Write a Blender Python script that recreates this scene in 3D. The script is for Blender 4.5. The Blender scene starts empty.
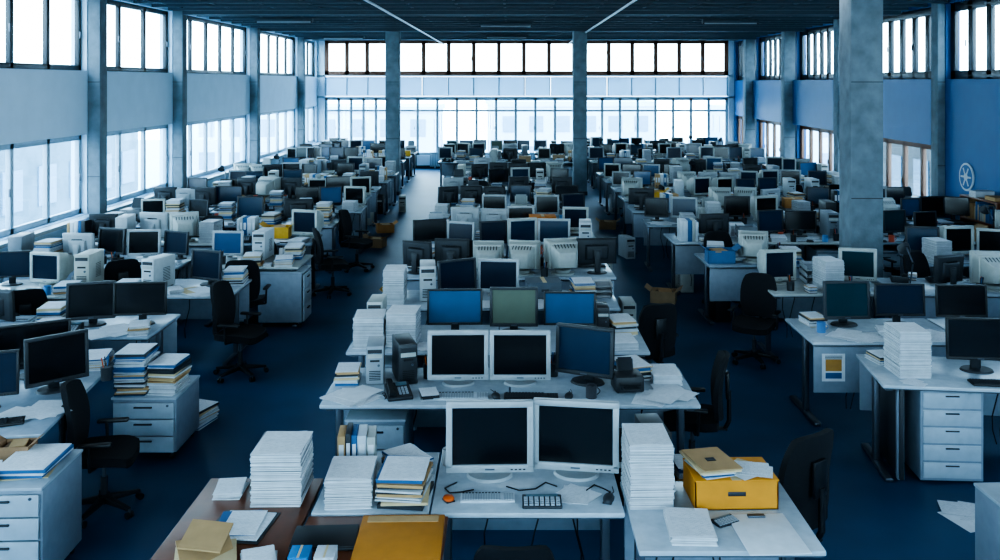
import bpy, bmesh, math, random
from mathutils import Matrix, Vector, Euler
R = random.Random(7)
scene = bpy.context.scene
COL = scene.collection
scene.view_settings.view_transform='AgX'
try: scene.view_settings.look='AgX - High Contrast'
except Exception: pass
scene.view_settings.exposure=.45

# ------------------------------------------------------------------ materials
MATS = {}
def mat(name, col, rough=.5, metal=0, var=.12, scale=14, bump=0, obj=False, kind=None, spec=.5):
    if name in MATS: return MATS[name]
    m = bpy.data.materials.new(name); m.use_nodes = True
    nt = m.node_tree; N = nt.nodes; L = nt.links
    b = N['Principled BSDF']
    b.inputs['Roughness'].default_value = rough
    b.inputs['Metallic'].default_value = metal
    b.inputs['Specular IOR Level'].default_value = spec
    tc = N.new('ShaderNodeTexCoord')
    nz = N.new('ShaderNodeTexNoise'); nz.inputs['Scale'].default_value = scale; nz.inputs['Detail'].default_value = 4
    L.new(tc.outputs['Object'], nz.inputs['Vector'])
    mr = N.new('ShaderNodeMapRange'); mr.inputs['From Min'].default_value=.3; mr.inputs['From Max'].default_value=.7
    mr.inputs['To Min'].default_value = 1-var; mr.inputs['To Max'].default_value = 1
    L.new(nz.outputs['Fac'], mr.inputs['Value'])
    mx = N.new('ShaderNodeMix'); mx.data_type='RGBA'; mx.blend_type='MULTIPLY'; mx.inputs[0].default_value=1
    mx.inputs[6].default_value = (*col,1)
    L.new(mr.outputs['Result'], mx.inputs[7])
    out = mx.outputs[2]
    if obj:
        oi = N.new('ShaderNodeObjectInfo')
        m2 = N.new('ShaderNodeMix'); m2.data_type='RGBA'; m2.blend_type='MULTIPLY'; m2.inputs[0].default_value=1
        L.new(out, m2.inputs[6]); L.new(oi.outputs['Color'], m2.inputs[7]); out = m2.outputs[2]
    if kind == 'paper':   # page edges: fine horizontal lines
        sx = N.new('ShaderNodeSeparateXYZ'); L.new(tc.outputs['Object'], sx.inputs[0])
        n2 = N.new('ShaderNodeTexNoise'); n2.noise_dimensions='1D'; n2.inputs['Scale'].default_value=260; n2.inputs['Detail'].default_value=3
        L.new(sx.outputs['Z'], n2.inputs['W'])
        m4 = N.new('ShaderNodeMapRange'); m4.inputs['From Min'].default_value=.35; m4.inputs['From Max'].default_value=.6
        m4.inputs['To Min'].default_value=.35; m4.inputs['To Max'].default_value=1
        L.new(n2.outputs['Fac'], m4.inputs['Value'])
        m3 = N.new('ShaderNodeMix'); m3.data_type='RGBA'; m3.blend_type='MULTIPLY'; m3.inputs[0].default_value=1
        L.new(out, m3.inputs[6]); L.new(m4.outputs['Result'], m3.inputs[7]); out = m3.outputs[2]
    if kind == 'print':
        br = N.new('ShaderNodeTexBrick'); br.inputs['Scale'].default_value=26; br.inputs['Mortar Size'].default_value=.035
        br.inputs['Color1'].default_value=(.35,.38,.42,1); br.inputs['Color2'].default_value=(.95,.95,.95,1); br.inputs['Mortar'].default_value=(1,1,1,1)
        L.new(tc.outputs['Object'], br.inputs['Vector'])
        m3 = N.new('ShaderNodeMix'); m3.data_type='RGBA'; m3.blend_type='MULTIPLY'; m3.inputs[0].default_value=.35
        L.new(out, m3.inputs[6]); L.new(br.outputs['Color'], m3.inputs[7]); out = m3.outputs[2]
    L.new(out, b.inputs['Base Color'])
    if bump:
        bp = N.new('ShaderNodeBump'); bp.inputs['Strength'].default_value=bump; bp.inputs['Distance'].default_value=.01
        n5 = N.new('ShaderNodeTexNoise'); n5.inputs['Scale'].default_value=scale*8
        L.new(tc.outputs['Object'], n5.inputs['Vector']); L.new(n5.outputs['Fac'], bp.inputs['Height']); L.new(bp.outputs['Normal'], b.inputs['Normal'])
    MATS[name]=m; return m

M_top   = mat('desk_laminate',(.44,.51,.57),.25,var=.16,obj=True)
M_draw  = mat('drawer_front',(.36,.43,.49),.4,var=.12)
M_edge  = mat('desk_edge',(.08,.10,.12),.5)
M_wood  = mat('desk_wood',(.19,.062,.026),.35,var=.4,scale=6)
M_panel = mat('desk_panel',(.23,.28,.34),.5,var=.14)
M_metal = mat('grey_metal',(.12,.14,.17),.35,metal=.7)
M_dark  = mat('black_plastic',(.010,.012,.015),.45)
M_dark2 = mat('charcoal_plastic',(.028,.033,.04),.5)
M_silver= mat('silver_plastic',(.35,.38,.40),.4)
M_beige = mat('beige_plastic',(.40,.42,.40),.45)
M_screen= mat('screen_glass',(1,1,1),.18,var=.2,scale=3,obj=True)
M_paper = mat('paper_edges',(.70,.74,.78),.8,var=.16,obj=True,kind='paper')
M_sheet = mat('paper_sheet',(.66,.70,.74),.8,var=.12,obj=True)
M_print = mat('printed_sheet',(.65,.69,.73),.8,var=.05,kind='print')
M_tint  = mat('tinted_plastic',(1,1,1),.45,obj=True)
M_card  = mat('cardboard',(1,1,1),.8,var=.18,scale=8,obj=True)
M_fabric= mat('chair_fabric',(.008,.010,.014),.9,var=.3,scale=60,bump=.4)
M_key   = mat('keycaps',(.33,.37,.41),.5)
M_tan   = mat('tan_folder',(.46,.29,.14),.8)
M_manila= mat('manila_folder',(.58,.45,.27),.8)
M_blue  = mat('blue_folder',(.03,.11,.26),.6)
M_orange= mat('orange_plastic',(.7,.13,.02),.4)
M_white = mat('white_plastic',(.50,.56,.61),.35)
M_conc  = mat('concrete',(.20,.25,.29),.8,var=.35,scale=5,bump=.3)
M_wallL = mat('wall_paint',(.58,.75,.90),.7,var=.06,scale=3)
M_wallF = mat('wall_paint_far',(.60,.75,.86),.7,var=.06,scale=3)
M_wallR = mat('blue_wall_paint',(.010,.105,.29),.5,var=.12,scale=3)
M_wdark = mat('dark_window_frame',(.022,.026,.032),.4)
M_wbrown= mat('brown_window_frame',(.19,.085,.05),.5)
M_wwhite= mat('pale_window_frame',(.34,.44,.52),.5)
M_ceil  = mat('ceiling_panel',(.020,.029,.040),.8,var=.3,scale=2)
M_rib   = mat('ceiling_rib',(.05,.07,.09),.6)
M_fac   = mat('facade',(.50,.60,.70),.8,var=.1,scale=1)
M_facm  = mat('facade_mid',(.16,.24,.30),.8,var=.3,scale=1)
M_facd  = mat('facade_brown',(.035,.034,.034),.8,var=.3,scale=1)
M_facw  = mat('facade_window',(.20,.30,.40),.3)
M_facg  = mat('facade_glass',(.06,.09,.12),.15)
M_lcd   = mat('lcd_window',(.10,.16,.2),.3)
M_bark  = mat('coffee',(.03,.02,.015),.4,var=.4)
def carpet():
    m = mat('carpet_blue',(.017,.074,.160),.46,var=.35,scale=1.3,spec=.45)
    nt=m.node_tree;N=nt.nodes;L=nt.links;b=N['Principled BSDF']
    tc=N.new('ShaderNodeTexCoord'); v=N.new('ShaderNodeTexNoise'); v.inputs['Scale'].default_value=180
    L.new(tc.outputs['Object'],v.inputs['Vector'])
    bp=N.new('ShaderNodeBump'); bp.inputs['Strength'].default_value=.25; bp.inputs['Distance'].default_value=.004
    L.new(v.outputs['Fac'],bp.inputs['Height']); L.new(bp.outputs['Normal'],b.inputs['Normal'])
    return m
M_carpet = carpet()
def glassmat():
    m=bpy.data.materials.new('window_glass'); m.use_nodes=True; nt=m.node_tree; N=nt.nodes; L=nt.links
    N.remove(N['Principled BSDF']); o=N['Material Output']
    t=N.new('ShaderNodeBsdfTransparent'); t.inputs['Color'].default_value=(.86,.95,.98,1)
    g=N.new('ShaderNodeBsdfGlossy'); g.inputs['Roughness'].default_value=.03
    mx=N.new('ShaderNodeMixShader'); mx.inputs[0].default_value=.07
    L.new(t.outputs[0],mx.inputs[1]); L.new(g.outputs[0],mx.inputs[2]); L.new(mx.outputs[0],o.inputs['Surface'])
    return m
M_glass=glassmat()
def frosted():
    m=bpy.data.materials.new('frosted_panel'); m.use_nodes=True; nt=m.node_tree; N=nt.nodes; L=nt.links
    b=N['Principled BSDF']; o=N['Material Output']; b.inputs['Base Color'].default_value=(.75,.84,.9,1); b.inputs['Roughness'].default_value=.6
    t=N.new('ShaderNodeBsdfTranslucent'); t.inputs['Color'].default_value=(.36,.50,.60,1)
    mx=N.new('ShaderNodeMixShader'); mx.inputs[0].default_value=.6
    L.new(b.outputs[0],mx.inputs[1]); L.new(t.outputs[0],mx.inputs[2]); L.new(mx.outputs[0],o.inputs['Surface'])
    return m
M_frost=frosted()
def emit(name,col,st):
    m=bpy.data.materials.new(name); m.use_nodes=True; b=m.node_tree.nodes['Principled BSDF']
    b.inputs['Emission Color'].default_value=(*col,1); b.inputs['Emission Strength'].default_value=st
    b.inputs['Base Color'].default_value=(.8,.8,.8,1); return m
M_fill=emit('fill_panel_glow',(.80,.92,1),4.2)  # glow of the added overhead fill panels

# ------------------------------------------------------------------ mesh builder
class MB:
    def __init__(s): s.bm=bmesh.new(); s.m=[]
    def mi(s,m):
        if m not in s.m: s.m.append(m)
        return s.m.index(m)
    def box(s,cx,cy,cz,sx,sy,sz,m,bev=0,rot=None,seg=2):
        i=s.mi(m)
        M=Matrix.Translation((cx,cy,cz))
        if rot: M=M@Euler(rot).to_matrix().to_4x4()
        M=M@Matrix.Diagonal((sx,sy,sz,1))
        if not bev:
            r=bmesh.ops.create_cube(s.bm,size=1,matrix=M)
            for v in r['verts']:
                for f in v.link_faces: f.material_index=i
        else:
            t=bmesh.new(); bmesh.ops.create_cube(t,size=1,matrix=M)
            bmesh.ops.bevel(t,geom=t.edges[:],offset=bev,segments=seg,profile=.5,affect='EDGES')
            s.merge(t,i)
        return s
    def merge(s,t,i):
        for f in t.faces: f.material_index=i
        me=bpy.data.meshes.new('tmp'); t.to_mesh(me); t.free(); s.bm.from_mesh(me); bpy.data.meshes.remove(me)
    def cyl(s,p0,p1,r,m,r2=None,seg=14,sy=1):
        p0=Vector(p0);p1=Vector(p1);d=p1-p0
        M=Matrix.Translation((p0+p1)/2)@d.to_track_quat('Z','Y').to_matrix().to_4x4()@Matrix.Diagonal((1,sy,1,1))
        t=bmesh.new()
        bmesh.ops.create_cone(t,cap_ends=True,segments=seg,radius1=r,radius2=r if r2 is None else r2,depth=d.length,matrix=M)
        s.merge(t,s.mi(m)); return s
    def tube(s,pts,r,m,seg=8):
        for a,b in zip(pts[:-1],pts[1:]): s.cyl(a,b,r,m,seg=seg)
        return s
    def sph(s,c,r,m,sc=(1,1,1),sub=2):
        t=bmesh.new(); bmesh.ops.create_icosphere(t,subdivisions=sub,radius=r,matrix=Matrix.Translation(c)@Matrix.Diagonal((*sc,1)))
        s.merge(t,s.mi(m)); return s
    def hexa(s,v,m,bev=0):
        t=bmesh.new(); V=[t.verts.new(p) for p in v]
        for q in ((0,1,2,3),(7,6,5,4),(0,4,5,1),(1,5,6,2),(2,6,7,3),(3,7,4,0)): t.faces.new([V[k] for k in q])
        bmesh.ops.recalc_face_normals(t,faces=t.faces)
        if bev: bmesh.ops.bevel(t,geom=t.edges[:],offset=bev,segments=2,profile=.5,affect='EDGES')
        s.merge(t,s.mi(m)); return s
    def frus(s,x,z,y1,w1,h1,y2,w2,h2,m,bev=0,dz=0):
        a=[(x-w1/2,y1,z-h1/2),(x+w1/2,y1,z-h1/2),(x+w1/2,y1,z+h1/2),(x-w1/2,y1,z+h1/2)]
        z2=z+dz
        b=[(x-w2/2,y2,z2-h2/2),(x+w2/2,y2,z2-h2/2),(x+w2/2,y2,z2+h2/2),(x-w2/2,y2,z2+h2/2)]
        return s.hexa(a+b,m,bev)
    def surf(s,fn,nu,nv,th,m):
        t=bmesh.new(); A=[];B=[]
        for j in range(nv+1):
            ra=[];rb=[]
            for i in range(nu+1):
                p,n=fn(-1+2*i/nu,-1+2*j/nv); p=Vector(p);n=Vector(n)
                ra.append(t.verts.new(p-n*th/2)); rb.append(t.verts.new(p+n*th/2))
            A.append(ra);B.append(rb)
        for j in range(nv):
            for i in range(nu):
                t.faces.new((A[j][i],A[j][i+1],A[j+1][i+1],A[j+1][i])); t.faces.new((B[j][i],B[j+1][i],B[j+1][i+1],B[j][i+1]))
        for i in range(nu):
            t.faces.new((A[0][i],B[0][i],B[0][i+1],A[0][i+1])); t.faces.new((A[nv][i],A[nv][i+1],B[nv][i+1],B[nv][i]))
        for j in range(nv):
            t.faces.new((A[j][0],A[j+1][0],B[j+1][0],B[j][0])); t.faces.new((A[j][nu],B[j][nu],B[j+1][nu],A[j+1][nu]))
        bmesh.ops.recalc_face_normals(t,faces=t.faces)
        s.merge(t,s.mi(m)); return s
    def xform(s,M): bmesh.ops.transform(s.bm,matrix=M,verts=s.bm.verts[:]); return s
    def mesh(s,name,smooth=True):
        me=bpy.data.meshes.new(name); s.bm.to_mesh(me); s.bm.free()
        for m in s.m: me.materials.append(m)
        if smooth:
            me.shade_smooth()
            try: me.set_sharp_from_angle(angle=math.radians(38))
            except Exception: pass
        return me
def put(me,name,x=0,y=0,z=0,rz=0,col=(1,1,1),sc=1,rx=0):
    o=bpy.data.objects.new(name,me); COL.objects.link(o)
    o.location=(x,y,z); o.rotation_euler=(rx,0,rz)
    o.scale=(sc,sc,sc) if not isinstance(sc,tuple) else sc
    o.color=(*col,1); return o

# ------------------------------------------------------------------ furniture meshes
_c={}
def desk_mesh(w,d,wood=False):
    k=('desk',round(w,3),round(d,3),wood)
    if k in _c: return _c[k]
    b=MB(); top=M_wood if wood else M_top
    b.box(0,0,.735,w,d,.026,top,.006)
    b.box(0,0,.718,w-.02,d-.02,.01,M_edge)
    for sx in(-1,1):
        x=sx*(w/2-.06)
        b.box(x,.02,.37,.05,.07,.69,M_metal,.008)
        b.box(x,.0,.02,.06,d-.1,.03,M_metal,.01)
        b.box(x,.0,.70,.05,d-.12,.025,M_metal)
        for sy in(-1,1): b.cyl((x,sy*(d/2-.09),0),(x,sy*(d/2-.09),.012),.022,M_dark)
    b.box(0,d/2-.05,.50,w-.04,.018,.40,M_panel,.003)
    b.box(0,d/2-.12,.64,w-.3,.1,.012,M_metal)
    b.box(0,d/2-.165,.665,w-.3,.008,.05,M_metal)
    r=random.Random(int(w*100))
    for i in range(4):   # hanging cables
        x=r.uniform(-w*.35,w*.35); pts=[(x+.03*math.sin(t*1.1+i),d/2-.15-.01*i,.66-.11*t) for t in range(6)]
        b.tube(pts,.005,M_dark,5)
    _c[k]=b.mesh('desk'); return _c[k]
def mon(kind):
    k=('mon',kind)
    if k in _c: return _c[k]
    b=MB()
    if kind=='wide': w,h,bz,bm_,z0,D=.50,.32,.018,M_dark,.10,.03
    elif kind=='silver': w,h,bz,bm_,z0,D=.46,.365,.033,M_silver,.05,.045
    elif kind=='black': w,h,bz,bm_,z0,D=.43,.345,.024,M_dark2,.07,.04
    else: w,h,bz,bm_,z0,D=.43,.38,.038,M_beige,.05,.06
    zc=z0+h/2; back = M_dark2 if kind in('wide','black') else bm_
    b.box(0,-D/2,z0+h-bz/2,w,D,bz,bm_,.005); b.box(0,-D/2,z0+bz*.6,w,D,bz*1.2,bm_,.005)
    for sx in(-1,1): b.box(sx*(w/2-bz/2),-D/2,zc,bz,D,h-bz*1.4,bm_,.004)
    b.box(0,-D/2+.004,zc+bz*.1,w-bz*1.6,D-.018,h-bz*1.8,M_screen)
    for i in range(4): b.box(w*.25+i*.022,-D-.001,z0+bz*.5,.012,.004,.006,M_dark)
    b.box(0,-D-.001,z0+bz*.55,.05,.003,.008,M_metal)
    if kind=='crt':
        b.frus(0,zc,0,w*.97,h*.96,.14,w*.86,h*.84,bm_,.008); b.frus(0,zc,.14,w*.8,h*.78,.36,w*.5,h*.5,bm_,.012,dz=-.02)
        for i in range(7): b.box(-.12+i*.04,.2,zc+h*.33,.012,.1,.01,M_dark,rot=(-.35,0,0))
        b.cyl((0,.08,0),(0,.08,.02),.15,bm_,seg=24); b.cyl((0,.08,.02),(0,.08,.06),.09,bm_,r2=.11,seg=20)
    else:
        b.frus(0,zc,0,w*.98,h*.97,.018,w*.9,h*.88,back,.004)
        b.frus(0,zc-.01,.018,w*.6,h*.6,.05,w*.5,h*.48,back,.006)
        for i in range(8): b.box(-.07+i*.02,.03,zc+h*.27,.008,.02,.012,M_dark)
        b.xform(Matrix.Translation((0,0,z0))@Matrix.Rotation(-.07,4,'X')@Matrix.Translation((0,0,-z0)))
        b.box(0,.075,(zc)/2+.01,.075,.035,zc-.0,back,.008)
        b.box(0,.06,zc-.02,.1,.05,.09,back,.006)
        b.cyl((0,.05,0.0),(0,.05,.014),.125,back,r2=.115,seg=28,sy=.8)
    _c[k]=b.mesh('monitor'); return _c[k]
def keyboard(dark=False):
    k=('kb',dark)
    if k in _c: return _c[k]
    kb,kc=(M_dark,M_dark2) if dark else (M_white,M_key)
    b=MB(); b.box(0,0,.010,.43,.15,.018,kb,.004)
    for r in range(5):
        for c in range(15): b.box(-.195+c*.0205,-.05+r*.022,.022,.017,.018,.007,kc)
        for c in range(4): b.box(.135+c*.0205,-.05+r*.022,.022,.017,.018,.007,kc)
    for c in range(12): b.box(-.195+c*.026,.062,.021,.018,.013,.006,M_dark2)
    _c[k]=b.mesh('keyboard'); return _c[k]
def mouse():
    if 'ms' in _c: return _c['ms']
    b=MB(); b.sph((0,0,.012),.03,M_dark2,(1,1.75,.75),3); b.box(0,0,.004,.05,.095,.008,M_dark2,.003)
    b.box(0,.03,.034,.006,.016,.006,M_dark); b.tube([(0,.05,.01),(.01,.1,.005),(-.01,.16,.005)],.0025,M_dark,6)
    _c['ms']=b.mesh('mouse'); return _c['ms']
def phone():
    if 'ph' in _c: return _c['ph']
    b=MB(); v=[(-.09,-.1,.0),(.09,-.1,0),(.09,.1,0),(-.09,.1,0),(-.09,-.1,.025),(.09,-.1,.025),(.09,.1,.07),(-.09,.1,.07)]
    b.hexa(v,M_dark2,.006)
    b.box(-.055,0,.075,.042,.19,.022,M_dark,.009,rot=(.22,0,0))
    for e in(-1,1): b.box(-.055,e*.075,.067+e*.017,.05,.045,.034,M_dark,.01,rot=(.22,0,0))
    for r in range(4):
        for c in range(3): b.box(.005+c*.025,-.06+r*.025,.038+r*.0056,.017,.015,.008,M_key,rot=(.22,0,0))
    b.box(.03,.066,.067,.08,.04,.006,M_lcd,rot=(.22,0,0))
    pts=[(-.1-.01*math.sin(t*1.3),-.09+.012*t,.02+.008*math.cos(t*2)) for t in range(12)]
    b.tube(pts,.004,M_dark,6)
    _c['ph']=b.mesh('desk_phone'); return _c['ph']
def calculator():
    if 'ca' in _c: return _c['ca']
    b=MB(); b.hexa([(-.11,-.06,0),(.11,-.06,0),(.11,.06,0),(-.11,.06,0),(-.11,-.06,.014),(.11,-.06,.014),(.11,.06,.03),(-.11,.06,.03)],M_dark2,.004)
    for r in range(4):
        for c in range(7): b.box(-.09+c*.03,-.045+r*.021,.020+r*.0028,.022,.014,.008,M_key)
    b.box(0,.045,.03,.18,.02,.004,M_lcd)
    _c['ca']=b.mesh('calculator'); return _c['ca']
def tower():
    if 'tw' in _c: return _c['tw']
    b=MB(); b.box(0,.02,.205,.18,.40,.39,M_tint,.006); b.box(0,-.19,.205,.185,.03,.40,M_tint,.01)
    b.box(0,-.207,.35,.15,.006,.04,M_dark2); b.box(0,-.207,.30,.15,.006,.04,M_beige); b.box(0,-.207,.25,.1,.006,.02,M_dark)
    b.cyl((.04,-.203,.2),(.04,-.212,.2),.013,M_metal); 
    for i in range(6): b.box(0,-.207,.05+i*.018,.12,.004,.008,M_dark)
    for x in(-.07,.07):
        for y in(-.15,.18): b.cyl((x,y,0),(x,y,.012),.014,M_dark)
    for i in range(9): b.box(.0905,.05,.1+i*.02,.002,.14,.007,M_dark)
    _c['tw']=b.mesh('pc_tower'); return _c['tw']
def stack(h,seed,mixed=False,w=.215,d=.30):
    k=('st',h,seed,mixed,w)
    if k in _c: return _c[k]
    r=random.Random(seed*13+int(h*1000)); b=MB(); z=0
    while z<h:
        t=r.choice([.006,.01,.016,.022]) if mixed else r.choice([.004,.006,.009,.013]); m=M_paper
        if mixed: m=r.choice([M_paper,M_paper,M_paper,M_tan,M_manila,M_blue,M_dark2,M_paper])
        e=.012 if mixed else .004
        b.box(r.uniform(-e,e),r.uniform(-e,e),z+t/2,w*r.uniform(.965,1),d*r.uniform(.97,1),t-.0008,m,rot=(0,0,r.uniform(-.03,.03)*(3 if mixed else .6)))
        z+=t
    b.box(0,0,z+.001,w*.97,d*.97,.002,M_sheet,rot=(0,0,r.uniform(-.06,.06)))
    b.box(.004,.0,z+.003,w*.85,d*.9,.0015,M_print,rot=(0,0,r.uniform(-.12,.12)))
    _c[k]=b.mesh('paper_stack'); return _c[k]
def loose(seed,n=5,ex=.12):
    k=('lo',seed,n)
    if k in _c: return _c[k]
    r=random.Random(seed); b=MB()
    for i in range(n):
        m=r.choice([M_sheet,M_print,M_print,M_sheet,M_manila if seed%3==0 else M_print])
        b.box(r.uniform(-ex,ex),r.uniform(-ex*.6,ex*.6),.001+i*.002,.21,.297,.0015,m,rot=(0,0,r.uniform(-.9,.9)))
    _c[k]=b.mesh('loose_papers'); return _c[k]
def binders(seed,n=5):
    k=('bi',seed,n)
    if k in _c: return _c[k]
    r=random.Random(seed); b=MB(); x=-n*.0325
    for i in range(n):
        w=r.choice([.045,.06,.07]); m=r.choice([M_white,M_dark2,M_blue,M_white,M_tan,M_beige,M_dark2]); h=r.uniform(.27,.31)
        b.box(x+w/2,0,h/2,w-.003,.24,h,m,.004); b.box(x+w/2,-.121,h*.6,w*.6,.003,.1,M_sheet); b.cyl((x+w/2,-.118,.06),(x+w/2,-.123,.06),.011,M_metal)
        x+=w
    _c[k]=b.mesh('ring_binders'); return _c[k]
def tray():
    if 'tr' in _c: return _c['tr']
    b=MB()
    for i in range(3):
        z=.012+i*.075
        b.box(0,0,z,.26,.33,.006,M_tint); 
        for sx in(-1,1): b.box(sx*.128,0,z+.02,.005,.33,.045,M_tint)
        b.box(0,.163,z+.02,.26,.005,.045,M_tint)
        b.box(.0,-.005,z+.012,.21,.297,.018-.004*i,M_paper)
        if i<2:
            for sx in(-1,1):
                for sy in(-.14,.14): b.cyl((sx*.125,sy,z+.03),(sx*.125,sy,z+.075),.005,M_metal,seg=8)
    _c['tr']=b.mesh('letter_tray'); return _c['tr']
def carton(open_=True):
    k=('ct',open_)
    if k in _c: return _c[k]
    b=MB(); w,d,h=.42,.32,.2;t=.006
    b.box(0,0,t/2,w,d,t,M_card)
    for s in(-1,1): b.box(s*(w/2-t/2),0,h/2,t,d,h,M_card); b.box(0,s*(d/2-t/2),h/2,w,t,h,M_card)
    if open_:
        for s in(-1,1): b.box(s*(w/2+.05),0,h+.03,.12,d,t*.7,M_card,rot=(0,-s*.6,0))
        b.box(0,.0,h*.45,w*.7,d*.8,h*.8,M_paper); b.box(.02,.02,h*.92,.21,.28,.02,M_tan,rot=(0,0,.2))
    else:
        b.box(0,0,h,w+.006,d+.006,.012,M_card,.002); b.box(0,0,h+.007,.05,d+.008,.001,M_manila)
        b.box(0,-d/2-.002,h*.55,.09,.003,.03,M_dark2,.001)
    _c[k]=b.mesh('cardboard_box'); return _c[k]
def mug():
    if 'mg' in _c: return _c['mg']
    b=MB(); seg=20
    for i in range(seg):
        a=2*math.pi*(i+.5)/seg
        b.box(.036*math.cos(a),.036*math.sin(a),.047,.005,.0122,.09,M_tint,rot=(0,0,a))
    b.cyl((0,0,0),(0,0,.006),.036,M_tint); b.cyl((0,0,.006),(0,0,.065),.032,M_bark)
    b.tube([(.036+.026*math.sin(t*math.pi/6),0,.02+.055*t/6) for t in range(7)],.004,M_tint,6)
    _c['mg']=b.mesh('coffee_mug'); return _c['mg']
def pencup():
    if 'pc' in _c: return _c['pc']
    b=MB(); b.cyl((0,0,0),(0,0,.1),.038,M_dark2,r2=.042,seg=20); r=random.Random(3)
    for i in range(7):
        a=r.uniform(0,6.3); b.cyl((.02*math.cos(a),.02*math.sin(a),.09),(.035*math.cos(a),.035*math.sin(a),.17),.004,r.choice([M_orange,M_blue,M_white,M_dark]),seg=6)
    _c['pc']=b.mesh('pen_cup'); return _c['pc']
def lamp():
    if 'lp' in _c: return _c['lp']
    b=MB(); b.cyl((0,0,0),(0,0,.02),.09,M_dark2,seg=24); b.cyl((0,0,.02),(.0,.1,.3),.008,M_metal); b.sph((0,.1,.3),.014,M_dark)
    b.cyl((0,.1,.3),(0,-.12,.46),.008,M_metal); b.cyl((0,-.1,.47),(0,-.17,.40),.03,M_dark2,r2=.075,seg=20)
    _c['lp']=b.mesh('desk_lamp'); return _c['lp']
def printer():
    if 'pr' in _c: return _c['pr']
    b=MB(); b.box(0,0,.12,.42,.38,.22,M_tint,.02); b.box(0,-.19,.07,.3,.06,.02,M_dark2,.004); b.box(0,-.17,.13,.32,.06,.05,M_dark,.004)
    b.box(0,-.24,.085,.23,.14,.012,M_tint,.003); b.box(0,-.22,.095,.21,.14,.006,M_sheet)
    b.box(0,.17,.30,.25,.02,.18,M_tint,.005,rot=(-.35,0,0)); b.box(0,.155,.32,.21,.006,.2,M_sheet,rot=(-.35,0,0)); b.box(.15,-.13,.232,.09,.08,.01,M_dark2,.003)
    for x in(-.17,.17):
        for y in (-.15,.15): b.cyl((x,y,0),(x,y,.012),.015,M_dark)
    _c['pr']=b.mesh('printer'); return _c['pr']
def laptop():
    if 'la' in _c: return _c['la']
    b=MB(); b.box(0,0,.009,.33,.23,.014,M_dark2,.004); b.box(0,0,.021,.33,.23,.009,M_dark,.004); b.box(0,-.114,.016,.05,.004,.006,M_metal); b.cyl((-.13,.115,.016),(.13,.115,.016),.007,M_dark)
    _c['la']=b.mesh('laptop'); return _c['la']
def pedestal(n=3,h=.62):
    k=('pd',n,h)
    if k in _c: return _c[k]
    b=MB(); w,d=.42,.55
    b.box(0,.01,h/2+.03,w,d-.02,h-.06,M_panel,.006); b.box(0,0,h-.008,w+.01,d+.01,.018,M_draw,.004)
    dh=(h-.1)/n
    for i in range(n):
        z=.065+dh*(i+.5); b.box(0,-d/2-.002,z,w-.02,.018,dh-.01,M_draw,.004); b.box(0,-d/2-.02,z+dh*.22,.12,.014,.012,M_dark2,.003)
        for s in(-1,1): b.box(s*.05,-d/2-.013,z+dh*.22,.01,.012,.01,M_dark2)
    b.cyl((w*.38,-d/2-.012,h-.06),(w*.38,-d/2-.016,h-.06),.009,M_metal)
    for x in(-.17,.17):
        for y in(-.22,.22): b.cyl((x-.012,y,.022),(x+.012,y,.022),.022,M_dark); b.cyl((x,y,.03),(x,y,.07),.012,M_metal,seg=8)
    _c[k]=b.mesh('drawer_pedestal'); return _c[k]
def chair(low=False):
    k=('ch',low)
    if k in _c: return _c[k]
    b=MB()
    for i in range(5):
        a=2*math.pi*i/5+.3; c,s=math.cos(a),math.sin(a)
        n=Vector((-s,c,0)); r0,r1=.03,.29
        P=lambda r,wd,z:[(c*r+n.x*wd,s*r+n.y*wd,z),(c*r-n.x*wd,s*r-n.y*wd,z)]
        a1=P(r0,.028,.075)+P(r0,.028,.125)[::-1]; a2=P(r1,.016,.06)+P(r1,.016,.085)[::-1]
        b.hexa(a1+a2,M_dark,.004)
        x,y=c*.29,s*.29
        for e in(-1,1): b.cyl((x+n.x*.008*e,y+n.y*.008*e,.027),(x+n.x*.026*e,y+n.y*.026*e,.027),.027,M_dark)
        b.cyl((x,y,.03),(x,y,.075),.009,M_metal,seg=8)
    b.cyl((0,0,.07),(0,0,.14),.045,M_dark); b.cyl((0,0,.14),(0,0,.28),.028,M_dark2); b.cyl((0,0,.28),(0,0,.40),.017,M_metal)
    b.box(0,.0,.405,.2,.26,.035,M_dark,.01); b.tube([(.09,0,.405),(.2,.02,.40)],.007,M_dark)
    def seat(u,v):
        w=.245*(1-.12*abs(v)**4); dd=.235*(1-.10*abs(u)**4)
        z=.465-.03*(max(0,-v)**3)+.018*abs(u)**3
        return (u*w,v*dd-.01,z),(0,0,1)
    b.surf(seat,10,10,.07,M_fabric)
    H=.27 if not low else .18; zc=.78 if not low else .66
    def back(u,v):
        w=.225*(1-.22*max(0,v)**3-.12*max(0,-v)**3)
        y=.235+.05*(v+1)/2*1.1-.05*abs(u)**2+.02*math.cos(v*2.2)*-1
        return (u*w,y,zc+v*H*(1-.10*abs(u)**4)),(0,1,0)
    b.surf(back,10,14,.042,M_fabric)
    b.box(0,.15,.40,.07,.3,.014,M_dark,.004)
    b.tube([(0,.28,.40),(0,.315,.47),(0,.315,zc-.05)],.02,M_dark,10)
    b.box(0,.30,zc,.12,.03,.22,M_dark,.01)
    if not low:
        for s in(-1,1):
            b.tube([(s*.1,.02,.41),(s*.265,.04,.43),(s*.275,.05,.62)],.013,M_dark,10); b.box(s*.272,.0,.635,.06,.25,.03,M_dark,.012)
    _c[k]=b.mesh('office_chair'); return _c[k]
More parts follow.
